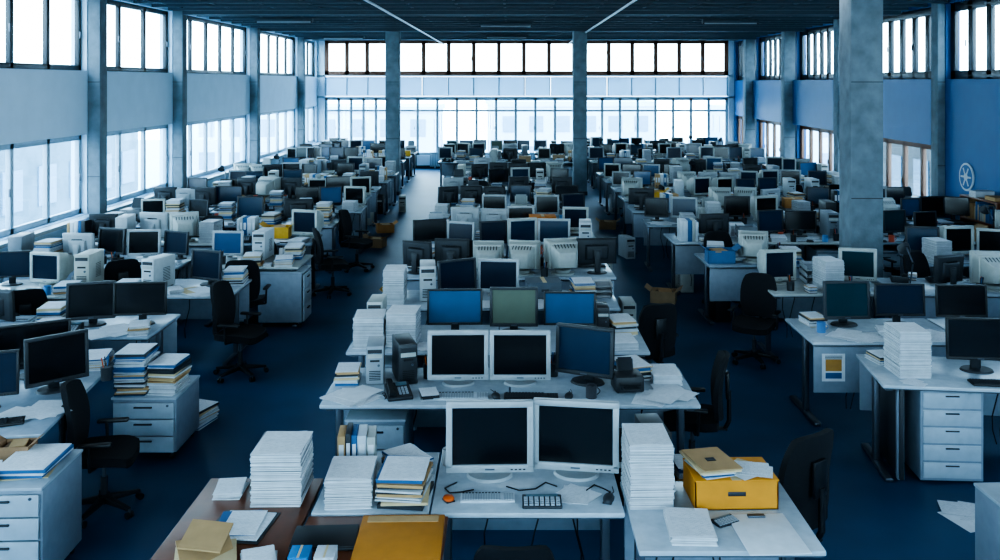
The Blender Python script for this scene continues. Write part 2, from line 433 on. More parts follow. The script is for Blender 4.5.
def shelf():
    b=MB(); w,d,h=1.1,.35,1.15
    for s in(-1,1): b.box(s*w/2,0,h/2,.025,d,h,M_wood,.003)
    for z in(.04,.41,.78,h-.0125): b.box(0,0,z,w-.025,d,.025,M_wood,.003)
    b.box(0,d/2-.005,h/2,w,.01,h-.02,M_wood)
    r=random.Random(5)
    for z in(.053,.423,.793):
        x=-w/2+.03
        while x<w/2-.09:
            t=r.choice([.03,.05,.065]); hh=r.uniform(.2,.3)
            b.box(x+t/2,-.02,z+hh/2,t-.003,.23,hh,r.choice([M_white,M_dark2,M_blue,M_tan,M_manila,M_beige]),.003); x+=t+r.choice([0,0,.01,.05])
    b.box(-.2,0,h+.05,.21,.3,.1,M_paper); b.box(.25,0,h+.03,.3,.22,.06,M_tan)
    return b.mesh('bookshelf')

# ------------------------------------------------------------------ room shell
XL,XR,YB,YF,ZC=-6.7,7.8,-3.0,31.3,4.5
def obj_box(name,parts,mt,smooth=False):
    b=MB()
    for p in parts: b.box((p[0]+p[1])/2,(p[2]+p[3])/2,(p[4]+p[5])/2,p[1]-p[0],p[3]-p[2],p[5]-p[4],p[6] if len(p)>6 else mt)
    return put(b.mesh(name,smooth),name)
T=.25
obj_box('floor',[(XL-T,XR+T,YB-T,YF+T,-.2,0)],M_carpet)
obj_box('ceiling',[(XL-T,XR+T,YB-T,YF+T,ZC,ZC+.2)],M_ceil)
ycol=[YB,1.0,4.5,7.8,11.1,14.4,18.0,23.3,28.5,YF]
lp=[(XL-T,XL,YB,YF,0,.92),(XL-T,XL,YB,YF,2.17,3.18),(XL-T,XL,YB,YF,4.4,ZC)]
for y in ycol:
    a,c=max(y-.15,YB),min(y+.15,YF)
    lp+=[(XL-T,XL,a,c,.92,2.17),(XL-T,XL,a,c,3.18,4.4)]
obj_box('wall_left',lp,M_wallL)
wn=[0]
def window(x,y,L,z0,z1,n,fm,rz,th=.07,transom=None,fw=.05):
    wn[0]+=1; b=MB(); H=z1-z0; zc=(z0+z1)/2
    b.box(0,0,z0+fw/2,L,th,fw,fm,.004); b.box(0,0,z1-fw/2,L,th,fw,fm,.004)
    for i in range(n+1):
        xx=-L/2+fw/2+(L-fw)*i/n; b.box(xx,0,zc,fw,th,H-.002,fm,.004)
    if transom: b.box(0,0,transom,L,th*.8,fw*.8,fm,.003)
    b.box(0,0,zc,L-.02,.008,H-.02,M_glass)
    for i in range(n):
        if i%2==0:
            xx=-L/2+(L)*(i+1)/n-.07; b.box(xx,-th/2-.012,zc-.05,.02,.02,.11,M_metal,.003)
    return put(b.mesh('window'),'window_%d'%wn[0],x,y,0,rz)
def colm(x,y,w,d,name='concrete_column'):
    b=MB(); b.box(0,0,ZC/2,w,d,ZC,M_conc,.012); b.box(0,0,.05,w+.02,d+.02,.1,M_dark2,.004)
    for z in (1.5,3.0): b.box(0,-d/2-.0005,z,w*.98,.002,.01,M_dark2)
    return put(b.mesh('column'),name,x,y,0)
for i,(a,c) in enumerate(zip(ycol[:-1],ycol[1:])):
    L=c-a-.3; n=3 if L<4 else 5
    window(XL-.12,(a+c)/2,L,3.18,4.4,n,M_wdark,math.pi/2,fw=.085)
    window(XL-.12,(a+c)/2,L,.92,2.17,n,M_wwhite,math.pi/2,fw=.085)
for y in ycol[1:-1]: colm(XL+.10,y,.2,.26)
obj_box('trim_1',[(XL,XL+.17,YB+.01,YF-.01,.86,.91)],M_draw)
obj_box('baseboard_left',[(XL,XL+.02,YB+.01,YF-.01,0,.1)],M_dark2)
obj_box('wall_far',[(XL,XR,YF,YF+T,0,.45),(XL,XR,YF,YF+T,2.45,2.50),(XL,XR,YF,YF+T,3.19,3.24),(XL,XR,YF,YF+T,4.47,ZC),(XL,XL+.25,YF,YF+T,.45,4.47),(XR-.2,XR,YF,YF+T,.45,4.47),
   (-4.2,-3.95,YF,YF+T,.45,4.47),(2.3,2.55,YF,YF+T,.45,4.47)],M_wallF)
for a,c,n in((XL+.25,-4.2,3),(-3.95,2.3,7),(2.55,XR-.2,6)):
    window((a+c)/2,YF+.05,c-a,3.24,4.47,n,M_wbrown,0,fw=.14)
    window((a+c)/2,YF+.12,c-a,.45,2.45,n+2,M_wwhite,0,fw=.09,transom=2.0)
    b=MB(); L_=c-a-.01
    for i in range(n): b.box(-L_/2+L_*(i+.5)/n,0,2.845,L_/n-.03,.012,.675,M_frost)
    for i in range(n+1): b.box(-L_/2+.02+(L_-.04)*i/n,-.01,2.845,.04,.04,.675,M_wwhite)
    put(b.mesh('frosted_panel_band'),'frosted_panel_band',(a+c)/2,YF+.1,0)
obj_box('baseboard_far',[(XL+.03,XR-.03,YF-.02,YF,0,.1)],M_dark2)
rcol=[YB,2,7,11.6,16.25,20.6,24.6,28.6,YF]
rp=[(XR,XR+T,YB,YF,1.85,3.05),(XR,XR+T,YB,YF,4.4,ZC),(XR,XR+T,YB,16.1,0,1.85),(XR,XR+T,16.1,YF,0,.3)]
for y in rcol:
    a,c=max(y-.15,YB),min(y+.15,YF); rp.append((XR,XR+T,a,c,3.05,4.4))
    if y>16.1: rp.append((XR,XR+T,a,c,.3,1.85))
obj_box('wall_right',rp,M_wallR)
for a,c in zip(rcol[:-1],rcol[1:]):
    L=c-a-.3
    window(XR+.12,(a+c)/2,L,3.05,4.4,7,M_wdark,-math.pi/2,fw=.15)
    if a>16: window(XR+.12,(a+c)/2,L,.3,1.85,5,M_wbrown,-math.pi/2,fw=.12)
for y in rcol[1:-1]:
    if y>20: colm(XR-.2,y,.3,.3)
    else: colm(XR-.07,y,.14,.26)
obj_box('trim_2',[(XR-.12,XR,16.42,20.44,1.85,3.05),(XR-.12,XR,20.76,24.44,1.85,3.05),(XR-.12,XR,24.76,28.44,1.85,3.05)],M_wallR)
obj_box('baseboard_right',[(XR-.02,XR,YB+.01,YF-.01,0,.1)],M_dark2)
obj_box('wall_back',[(XL,XR,YB-T,YB,0,1.8),(XL,XR,YB-T,YB,4.2,ZC),(XL,XL+.4,YB-T,YB,1.8,4.2),(XR-.4,XR,YB-T,YB,1.8,4.2),(.3,.7,YB-T,YB,1.8,4.2)],M_wallF)
for a,c in((XL+.4,.3),(.7,XR-.4)): window((a+c)/2,YB-.12,c-a,1.8,4.2,5,M_wwhite,0,transom=3.1)  # unseen rear windows, put in to give front fill light
COLS=[(4.6,11.8,.42),(-3.12,24.0,.36),(1.86,24.0,.36)]
for x,y,w in COLS: colm(x,y,w,w)
b=MB()
x=XL+.3
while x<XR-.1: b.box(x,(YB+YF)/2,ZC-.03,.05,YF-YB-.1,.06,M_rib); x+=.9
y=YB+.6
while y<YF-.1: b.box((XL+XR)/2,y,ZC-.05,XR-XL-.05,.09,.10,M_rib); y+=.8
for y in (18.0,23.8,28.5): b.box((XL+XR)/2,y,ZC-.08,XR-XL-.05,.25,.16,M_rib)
put(b.mesh('ceiling_ribs',False),'ceiling_ribs')
for x in(-2.3,2.0):
    b=MB(); b.cyl((x,1,ZC-.19),(x,YF-.05,ZC-.19),.022,M_silver); yy=2
    while yy<YF: b.cyl((x,yy,ZC-.19),(x,yy,ZC-.165),.006,M_metal,seg=6); yy+=2.3
    put(b.mesh('ceiling_conduit'),'ceiling_conduit')
for x,y in((-4.9,19.5),(-.1,21),(4.9,20),(-.1,26.5),(-5,27)):
    b=MB(); b.box(0,0,-.05,1.25,.14,.07,M_rib,.01); b.cyl((-.58,0,-.10),(.58,0,-.10),.014,M_silver); b.box(-.6,0,-.09,.03,.06,.05,M_dark2); b.box(.6,0,-.09,.03,.06,.05,M_dark2)
    put(b.mesh('unlit_batten'),'unlit_batten',x,y,ZC-.10)
for y in(1.5,5,8.5,12):  # fill panels added overhead, out of view, to brighten the near desks
    for x in(-4.6,-.2,4.2):
        b=MB(); b.box(0,0,-.03,1.5,.5,.06,M_silver,.006); b.box(0,0,-.062,1.42,.42,.008,M_fill)
        put(b.mesh('ceiling_fill_panel'),'ceiling_fill_panel',x,y,ZC-.10)
b=MB(); b.cyl((0,0,0),(-.02,0,0),.24,M_white,seg=36)
b.cyl((-.02,0,0),(-.024,0,0),.205,M_wallR,seg=36)
for i in range(6):
    a=i*math.pi/3; b.box(-.027,.09*math.cos(a),.09*math.sin(a),.006,.16,.03,M_white,rot=(a,0,0))
b.cyl((-.02,0,0),(-.032,0,0),.06,M_white,seg=20)
put(b.mesh('wall_emblem'),'wall_emblem',XR-.001,15.35,1.38)
b=MB()
for i in range(26): b.box(-.75+i*.06,0,.32,.045,.09,.5,M_wwhite,.01)
b.box(0,0,.1,1.55,.05,.03,M_wwhite); b.box(0,0,.54,1.55,.05,.03,M_wwhite)
for s in(-.6,.6): b.box(s,.0,.04,.04,.06,.08,M_wwhite)
rad=b.mesh('radiator')
for x in(-2.0,-4.9,.3,4.2): put(rad,'radiator',x,YF-.12,0)

# ------------------------------------------------------------------ exterior
obj_box('exterior_ground',[(-120,120,-60,140,-6.2,-6)],mat('asphalt',(.5,.58,.64),.9,scale=1))
def building(x,y,w,d,h,rz=0,fm=M_fac,wm=M_facw):
    b=MB(); b.box(0,0,h/2,w,d,h,fm); b.box(0,0,h+.2,w+.4,d+.4,.5,fm)
    nz=int(h/3); nx=int(w/2.6)
    for k in range(nz):
        for i in range(nx):
            xx=-w/2+w*(i+.5)/nx
            for s in(-1,1): b.box(xx,s*(d/2),1.8+k*3,1.4,.12,1.6,wm)
        ny=int(d/2.6)
        for i in range(ny):
            yy=-d/2+d*(i+.5)/ny
            for s in(-1,1): b.box(s*(w/2),yy,1.8+k*3,.12,1.4,1.6,wm)
    put(b.mesh('exterior_building',False),'exterior_building',x,y,-6,rz)
building(-18,88,22,12,6.3); building(6,96,16,12,6.6,.1); building(30,88,18,14,6.2)
building(-23,20,8,52,7.4,0,M_facm,M_facw)
building(22,26,8,40,9.0,0,M_facd,M_facg)  # dark building added to block the bright sky behind the right lower windows

# ------------------------------------------------------------------ placement helpers
SC={'k':(.006,.008,.011),'n':(.012,.034,.07),'b':(.025,.085,.19),'t':(.015,.045,.06),'g':(.14,.17,.13),'d':(.010,.02,.04),'B':(.032,.11,.23)}
def rs(r): return SC[r.choices(['k','n','b','t','d','g'],[48,20,9,5,18,1])[0]]
W=(1,1,1); TW=[(.40,.42,.40),(.45,.49,.52),(.016,.018,.022),(.42,.42,.38),(.15,.18,.21)]
DT=[(1,1,1),(.85,.88,.9),(.72,.75,.78),(1,.93,.82),(.6,.64,.68)]
CT=[(.40,.26,.14),(.72,.40,.05),(.45,.48,.5),(.42,.29,.17),(.06,.15,.30),(.62,.30,.10)]
chairs=[]
def add_chair(x,y,rz,low=False,force=False,s=.9):
    if not force:
        for a,c in chairs:
            if (a-x)**2+(c-y)**2<.66**2: return
        for cx,cy,w in COLS:
            if abs(cx-x)<w/2+.35 and abs(cy-y)<w/2+.35: return
    chairs.append((x,y)); put(chair(low),'office_chair',x,y,0,rz,W,s)
def item(kind,x,y,z,rz,r,sc=1):
    if kind=='mon':
        k=r.choices(['silver','black','wide','crt'],[30,27,15,30])[0]; put(mon(k),'computer_monitor',x,y,z,rz,rs(r),sc*r.uniform(.85,.97))
    elif kind=='tower': put(tower(),'pc_tower',x,y,z,rz,r.choice(TW),.9)
    elif kind=='stackL': put(stack(r.choice([.2,.28,.34]),r.randint(0,2),r.random()<.5),'paper_stack',x,y,z,rz,(r.uniform(.7,1),)*3)
    elif kind=='stackM': put(stack(r.choice([.08,.12,.16]),r.randint(0,3),r.random()<.65),'paper_stack',x,y,z,rz,W,sc)
    elif kind=='stackS': put(stack(.04,r.randint(0,3),r.random()<.5),'paper_stack',x,y,z,rz,W,sc)
    elif kind=='bind': put(binders(r.randint(0,3)),'ring_binders',x,y,z,rz)
    elif kind=='tray': put(tray(),'letter_tray',x,y,z,rz,r.choice(TW))
    elif kind=='box': put(carton(r.random()<.5),'cardboard_box',x,y,z,rz,r.choice(CT),.8)
    elif kind=='loose': put(loose(r.randint(0,5)),'loose_papers',x,y,z,rz,W,sc)
    elif kind=='phone': put(phone(),'desk_phone',x,y,z,rz)
    elif kind=='mug': put(mug(),'coffee_mug',x,y,z,rz,r.choice([W,(.1,.25,.5),(.6,.1,.05)]))
    elif kind=='pen': put(pencup(),'pen_cup',x,y,z,rz)
    elif kind=='lamp': put(lamp(),'desk_lamp',x,y,z,rz)
    elif kind=='print': put(printer(),'printer',x,y,z,rz,r.choice(TW[:2]+[(.1,.11,.12)]),.85)
    elif kind=='calc': put(calculator(),'calculator',x,y,z,rz)
DZ=.7485
def station(cx,cy,w,d,flip,seed,chairp=.65):
    for x,y,cw in COLS:
        if abs(x-cx)<w/2+cw/2+.02 and abs(y-cy)<d/2+cw/2+.02: return
    r=random.Random(seed*31+5)
    if not flip and r.random()<.12: flip=True
    base=(math.pi if flip else 0)+r.uniform(-.035,.035)
    put(desk_mesh(w-.05,d),'office_desk',cx,cy,0,base,r.choice(DT))
    ca,sa=math.cos(base),math.sin(base)
    Wd=lambda lx,ly:(cx+lx*ca-ly*sa, cy+lx*sa+ly*ca)
    sl=[-w/3,0,w/3]
    back=['mon' if r.random()<.60 else r.choice(['tower','tower','tower','stackL','stackL','stackL','bind','bind','tray','print','box','box','stackM','lamp']) for _ in sl]
    if 'mon' not in back: back[r.randint(0,2)]='mon'
    for lx,k in zip(sl,back):
        x,y=Wd(lx+r.uniform(-.01,.01),.10 if k=='mon' else .17)
        item(k,x,y,DZ,base+(r.uniform(-.4,.4) if k=='mon' else r.uniform(-.12,.12)),r)
    for lx,k in zip(sl,back):
        if k=='mon' and r.random()<.5:
            x,y=Wd(lx*.92,-.22); put(keyboard(r.random()<.45),'keyboard',x,y,DZ,base+r.uniform(-.1,.1),W,.85)
            x,y=Wd(lx*.8,-.345); put(mouse(),'mouse',x,y,DZ,base+1.4)
        else:
            k2=r.choice(['stackS','loose','phone','stackM','stackM','stackM','pen','calc','stackL','stackM','phone'])
            x,y=Wd(lx*.92,-.22); item(k2,x,y,DZ,base+r.uniform(-.3,.3),r)
    for lx in (-w/6,w/6):
        if r.random()<.8:
            k3=r.choice(['mug','pen','stackM','stackM','stackS','stackS']); x,y=Wd(lx,-.31); item(k3,x,y,DZ,base+r.uniform(-.5,.5),r,.42)
        if r.random()<.6:
            x,y=Wd(lx,.34); item(r.choice(['pen','stackM','mug','stackM']),x,y,DZ,base,r,.4)
    s=r.choice([-1,1])
    if r.random()<.75:
        x,y=Wd(s*(w/2-.35),-.06); put(pedestal(3,.62),'drawer_pedestal',x,y,0,base)
    if r.random()<.6:
        x,y=Wd(-s*(w/2-.25),.0); put(tower(),'pc_tower',x,y,0,base,r.choice(TW))
    if r.random()<chairp:
        x,y=Wd(r.uniform(-.2,.2),-(d/2+.30)); add_chair(x,y,base+math.pi+r.uniform(-.6,.6))

# ------------------------------------------------------------------ hero foreground, centre block
def D(x0,x1,y0,y1,flip=False,wood=False,col=(1,1,1)):
    put(desk_mesh(x1-x0,y1-y0,wood),'office_desk',(x0+x1)/2,(y0+y1)/2,0,math.pi if flip else 0,col)
D(-1.04,-.425,4.70,5.48); D(-.415,.60,4.70,5.48)
put(mon('silver'),'computer_monitor',-.115,5.10,DZ,.03,SC['k'],1.07)
put(mon('silver'),'computer_monitor',.375,5.12,DZ,-.14,SC['k'],1.06)
put(keyboard(),'keyboard',-.12,4.86,DZ,.02,W,.68)
put(calculator(),'calculator',.17,4.80,DZ,0,W,.95)
put(mouse(),'mouse',.53,4.84,DZ,-.3)
put(loose(11,3,.05),'loose_papers',.36,4.90,DZ,.4,W,.7)
put(mug(),'coffee_mug',-.36,5.3,DZ,0,(.5,.5,.5)); put(pencup(),'pen_cup',.53,5.33,DZ)
b=MB(); b.sph((0,0,.014),.03,M_orange,(1,1.2,.5),3); b.box(0,0,.003,.05,.06,.006,M_dark,.002); put(b.mesh('tape_dispenser'),'tape_dispenser',-.33,4.84,DZ,.5)
put(stack(.15,5,False,.25,.31),'paper_stack',-.86,4.89,DZ,.06)
put(stack(.14,8,True,.25,.31),'paper_stack',-.57,4.89,DZ,-.05)
put(binders(9,5),'ring_binders',-.88,5.27,DZ,.1,W,.75)
put(stack(.08,7,True),'paper_stack',-.60,5.26,DZ,.6,W,.9)
def cable(pts,name='cable'):
    b=MB(); b.tube(pts,.004,M_dark,6); put(b.mesh('cable'),name)
cable([(-.30,5.05,DZ+.005),(-.36,4.98,DZ+.005),(-.33,4.92,DZ+.005),(-.27,4.93,DZ+.005),(-.2,4.96,DZ+.005)])
cable([(.42,4.95,DZ+.005),(.47,5.02,DZ+.005),(.52,4.97,DZ+.005),(.55,4.93,DZ+.005)])
cable([(-.02,5.0,DZ+.005),(.05,4.95,DZ+.005),(.14,4.97,DZ+.005),(.2,5.05,DZ+.005),(.26,5.0,DZ+.005)])
D(.62,1.52,4.32,5.08)
put(stack(.33,2,False,.235,.32),'paper_stack',.745,4.90,DZ,.02)
put(pedestal(3,.62),'drawer_pedestal',.93,5.42,0,0); put(tower(),'pc_tower',.86,5.42,.622,.1,(.03,.034,.04),.8); put(stack(.16,5,True),'paper_stack',1.05,5.38,.622,.1,W,.7)
put(carton(False),'cardboard_box',1.19,4.88,DZ,.03,(.66,.27,.025),(1.05,.9,.76))
put(stack(.03,2,True,.215,.3),'document_folder',1.08,4.88,DZ+.160,.25,W,.85)
b=MB(); b.box(0,0,.006,.23,.30,.011,M_manila,.002); b.box(.01,.0,.016,.22,.29,.003,M_tan,rot=(0,.03,.06)); b.box(0,-.01,.02,.05,.04,.002,M_dark2); put(b.mesh('tan_folder'),'tan_folder',1.08,4.87,DZ+.195,.2)
put(loose(6,4,.05),'loose_papers',1.29,4.86,DZ+.160,1.3,W,.7)
put(stack(.03,9),'paper_stack',.90,4.52,DZ,-.05,W,1.05)
b=MB(); b.box(0,0,.004,.3,.4,.006,M_sheet,.002); b.box(.0,.17,.01,.09,.03,.012,M_metal,.003); put(b.mesh('clipboard'),'clipboard',1.28,4.48,DZ,.05)
put(calculator(),'calculator',1.10,4.60,DZ,.5,W,.6)
add_chair(.02,4.60,math.pi,True,True)
# wooden desks nearest the camera
D(-1.70,-1.06,4.02,5.12,False,True); D(-1.045,-.32,3.92,4.67,False,True)
put(stack(.27,4,False,.27,.33),'paper_stack',-1.245,4.93,DZ,.03); put(stack(.03,6,True),'document_folders',-1.54,4.95,DZ,.1,W,.7)
b=MB(); b.box(0,0,.012,.42,.50,.02,mat('yellow_board',(.50,.20,.025),.6),.004); b.box(0,-.23,.024,.1,.02,.005,M_metal); b.box(0,.2,.0235,.36,.06,.003,M_tan); put(b.mesh('yellow_document_case'),'yellow_document_case',-.54,4.39,DZ,.02)
put(laptop(),'laptop',-.91,4.42,DZ,.05,W,.95)
for i,c_ in enumerate(((.03,.2,.45),(.5,.55,.6))):
    put(carton(False),'small_blue_box',-.98+.12*i,4.20,DZ,.03,c_,(.22,.35,.3))
b=MB(); b.box(0,0,.004,.30,.32,.006,M_dark2,.002); b.box(.01,.0,.011,.25,.28,.006,M_print); b.box(-.02,.01,.016,.2,.26,.003,M_blue,rot=(0,0,.2)); b.box(.01,.01,.020,.18,.25,.003,M_print,rot=(0,0,.12))
put(b.mesh('report_pile'),'report_pile',-1.36,4.55,DZ,-.1)
b=MB()
for i,(ln,a) in enumerate(((.25,.2),(.2,-.3))): b.box(0,i*.05,.03+i*.05,ln,.2,.008,M_tan,rot=(.2,.1,a))
b.box(0,0,.01,.28,.22,.018,M_manila,.003)
put(b.mesh('open_folder'),'open_folder',-1.44,4.26,DZ,.3)
put(stack(.03,6,True),'document_folders',-1.17,4.2,DZ,.3,W,.7)
add_chair(1.60,5.36,math.radians(-145),False,True,.95)

# row B
D(-1.33,-.005,6.27,7.1); D(.005,1.33,6.27,7.1)
put(mon('silver'),'computer_monitor',-.385,6.68,DZ,.02,SC['k'],.98)
put(mon('silver'),'computer_monitor',.075,6.68,DZ,0,SC['k'],.98)
put(mon('black'),'computer_monitor',.56,6.70,DZ,-.42,SC['n'],1.05)
put(keyboard(),'keyboard',-.35,6.42,DZ,.03,W,.9); put(keyboard(True),'keyboard',.15,6.41,DZ,-.03,W,.9)
put(phone(),'desk_phone',-.80,6.45,DZ,.3); put(tower(),'pc_tower',-.80,6.83,DZ,.3,(.03,.034,.04),.75)
put(tower(),'pc_tower',-1.02,6.84,DZ,.1,(.28,.31,.34),.7); put(loose(3,6,.1),'loose_papers',-1.13,6.45,DZ,.2); put(stack(.12,1,True),'paper_stack',-1.22,6.78,DZ,.1,W,.8)
put(stack(.1,5,True),'paper_stack',.93,6.9,DZ,.3); put(stack(.07,4),'paper_stack',1.17,6.82,DZ,0)
put(loose(2,7,.12),'loose_papers',1.08,6.46,DZ,.3); put(mug(),'coffee_mug',.58,6.42,DZ,0,(.06,.06,.07)); put(printer(),'printer',.86,6.60,DZ,.1,(.03,.034,.04),.5)
put(pencup(),'pen_cup',-.62,6.85,DZ); put(pencup(),'pen_cup',.33,6.9,DZ); put(stack(.04,1,True),'paper_stack',-.58,6.44,DZ,.2,W,.6)
put(mouse(),'mouse',-.1,6.42,DZ,.2); put(mouse(),'mouse',.42,6.42,DZ,-.2)
put(pedestal(3,.62),'drawer_pedestal',-.95,6.62,0,0); put(tower(),'pc_tower',.75,6.55,0,0,(.02,.02,.024))
add_chair(1.40,6.92,math.radians(-100),False,True,.88)
# desk C
D(-1.37,-.105,7.5,8.35); D(-.095,1.17,7.5,8.35)
put(mon('wide'),'computer_monitor',-.49,8.0,DZ,.03,SC['B'],.98)
put(mon('black'),'computer_monitor',.035,8.05,DZ,0,SC['g'],1.0)
put(mon('wide'),'computer_monitor',.53,8.0,DZ,-.03,SC['B'],.92)
put(stack(.26,7,False,.26,.3),'paper_stack',-1.2,7.74,DZ,.02); put(stack(.28,8,False,.26,.3),'paper_stack',-.92,7.78,DZ,-.04)
put(phone(),'desk_phone',.62,7.66,DZ,-.2); put(keyboard(True),'keyboard',-.42,7.68,DZ,0,W,.9); put(keyboard(),'keyboard',.1,7.66,DZ,.06,W,.9)
put(stack(.05,4),'paper_stack',.96,7.7,DZ,.1); put(stack(.12,5,True),'paper_stack',1.0,8.12,DZ,.2); put(tower(),'pc_tower',.83,8.12,DZ,0,(.03,.03,.036),.6)
put(tower(),'pc_tower',-1.2,8.12,DZ,0,(.4,.42,.40),.75); put(pedestal(3,.62),'drawer_pedestal',.85,7.85,0,0); put(pedestal(3,.62),'drawer_pedestal',-1.0,7.85,0,0)
put(loose(4,5,.05),'loose_papers',-.67,7.66,DZ,.2,W,.8)
add_chair(1.36,8.75,math.radians(-165),False,True,.86)
# desk D
D(-1.33,-.03,8.95,9.75); D(-.02,1.1,8.95,9.75,False,False,(.8,.83,.86))
put(mon('black'),'computer_monitor',-.55,9.32,DZ,.5,SC['d'],1.0); put(mon('silver'),'computer_monitor',-.12,9.45,DZ,-.1,SC['d'],.95)
put(tower(),'pc_tower',-.86,9.4,DZ,.1,(.45,.48,.50),.9); put(stack(.34,1),'paper_stack',-1.18,9.25,DZ,0)
put(carton(False),'cardboard_box',.35,9.45,DZ,.1,(.12,.15,.18),.85); put(stack(.2,1,True),'paper_stack',.75,9.3,DZ,.1); put(tray(),'letter_tray',.98,9.5,DZ,0,(.5,.5,.5),.7)
put(loose(1,5,.06),'loose_papers',.3,9.12,DZ,.2); put(loose(5,5,.04),'loose_papers',-.3,9.12,DZ,.1)
put(pedestal(3,.62),'drawer_pedestal',.8,9.3,0,0)
sd=100
for i,y in enumerate([10.35,11.7,13.1,14.5,15.95,17.4,18.9,20.4,21.8]):
    for x in(-.67,.62):
        sd+=1; xx=x+R.uniform(-.03,.03)
        if i==2 and x>0: continue
        station(xx,y+.4,1.28,.8,i%3==2,sd,.35)
# desk with the orange carton
D(0.02,1.24,13.1,13.9)
put(carton(False),'orange_carton',.48,13.32,DZ,.03,(.62,.22,.05),(.92,.9,1.35))
put(mon('silver'),'computer_monitor',.16,13.62,DZ,.1,SC['k'],.9); put(mon('crt'),'computer_monitor',.98,13.45,DZ,-.1,SC['d'],.9)
put(stack(.16,2,True),'paper_stack',.5,13.68,DZ,.1); put(stack(.12,3,True),'paper_stack',.15,13.28,DZ,.1,W,.9)
put(keyboard(True),'keyboard',.95,13.22,DZ,0,W,.8)
for y in(25.6,27.2,28.8):
    for x in(-1.4,.0,1.4): sd+=1; station(x,y,1.3,.8,False,sd,.4)

# ------------------------------------------------------------------ left block
put(pedestal(4,.64),'drawer_pedestal',-2.98,5.50,0,.04,W,(1.15,1,1))
put(stack(.05,3,True,.3,.4),'paper_stack',-2.92,5.52,.642,.1); put(stack(.08,9,True),'document_folders',-3.12,5.35,.642,.5,W,.7)
put(carton(True),'cardboard_box',-3.10,5.66,.642,.1,(.30,.17,.09),.45)
put(desk_mesh(1.7,.85),'office_desk',-3.52,6.55,0,math.pi/2+.12,(.7,.75,.8))
put(desk_mesh(1.5,.85),'office_desk',-4.4,6.7,0,math.pi/2+.12,(.7,.75,.8))
put(mon('black'),'computer_monitor',-3.30,6.55,DZ,.75,SC['k'],1.0); put(mon('wide'),'computer_monitor',-3.62,6.85,DZ,.5,SC['k'],1.0); put(mon('wide'),'computer_monitor',-3.62,6.15,DZ,.35,SC['d'],.95)
put(loose(2,7,.12),'loose_papers',-3.28,6.12,DZ,.3); put(stack(.08,2,True),'paper_stack',-3.3,7.15,DZ,.2); put(keyboard(True),'keyboard',-3.40,5.9,DZ,.4,W,.9)
put(stack(.12,1,True),'paper_stack',-4.3,6.3,DZ,.2); put(mon('silver'),'computer_monitor',-4.2,6.9,DZ,.2,SC['k'],1.0); put(loose(1,7,.12),'loose_papers',-3.5,7.2,DZ,.9)
put(phone(),'desk_phone',-3.85,7.15,DZ,.4); put(pencup(),'pen_cup',-3.05,6.8,DZ)
put(pedestal(3,.50),'drawer_pedestal',-2.90,7.40,0,0,W,(1.2,1,1)); put(stack(.32,4,True,.24,.31),'document_folders',-3.03,7.30,.502,.05); put(stack(.24,2,True,.22,.3),'paper_stack',-2.77,7.32,.502,-.05)
put(stack(.2,5,True,.24,.31),'document_folders',-3.0,7.85,0,.3); put(stack(.14,6,True,.24,.31),'document_folders',-2.75,7.9,0,-.3)
add_chair(-2.84,6.30,math.radians(100),False,True,.86)
add_chair(-2.76,9.20,math.radians(80),False,True)
D(-4.45,-3.2,7.95,8.75,False,False,(.8,.85,.9))
put(mon('black'),'computer_monitor',-3.86,8.3,DZ,.25,SC['k'],.98); put(mon('wide'),'computer_monitor',-3.42,8.33,DZ,.1,SC['k'],.95)
put(loose(1,7,.1),'loose_papers',-3.6,8.1,DZ,.2); put(stack(.06,1,True),'paper_stack',-4.2,8.2,DZ,.1); put(stack(.14,2,True),'paper_stack',-4.3,8.5,DZ,.1); put(phone(),'desk_phone',-3.95,8.08,DZ,.1)
put(stack(.1,4,True),'paper_stack',-3.33,8.09,DZ,.3,W,.8)
D(-4.3,-2.95,9.45,10.3)
put(tower(),'pc_tower',-3.85,9.85,DZ,-.3,(.5,.54,.56),.85); put(mon('black'),'computer_monitor',-3.35,9.95,DZ,-.4,SC['d'],.95); put(loose(3,8,.14),'loose_papers',-3.3,9.65,DZ,.1); put(stack(.1,3),'paper_stack',-4.12,9.7,DZ,.1)
put(stack(.05,2),'paper_stack',-3.6,9.65,DZ,.6,W,.7); put(stack(.16,1,True),'paper_stack',-3.08,10.1,DZ,.1)
put(pedestal(3,.68),'drawer_pedestal',-2.80,11.2,0,math.pi/2)
rowsL=[8.3,9.85,11.35,12.9,14.45,16.0,17.5,19.0,20.6,22.1]
for i,y in enumerate(rowsL):
    for j,x in enumerate((-3.35,-4.62,-5.75)):
        sd+=1
        if i<2 and j==0: continue
        if i<2 and j==1: x=-5.1
        if i<2 and j==2: continue
        ww=1.25 if j<2 else 1.0
        station(x+R.uniform(-.03,.03)+(.15 if i in(2,5) and j==0 else 0),y,ww,.8,(i+j)%3==1,sd,.4)
for y in(25.6,27.2,28.8,30.2):
    for x in(-3.6,-4.95,-5.9): 
        sd+=1
        station(x,y,1.25 if x>-5.5 else .9,.75 if y>30 else .8,False,sd,.3) if not (y>30 and x>-5) else None
add_chair(-2.45,14.4,1.4); add_chair(-2.5,12.7,1.9)

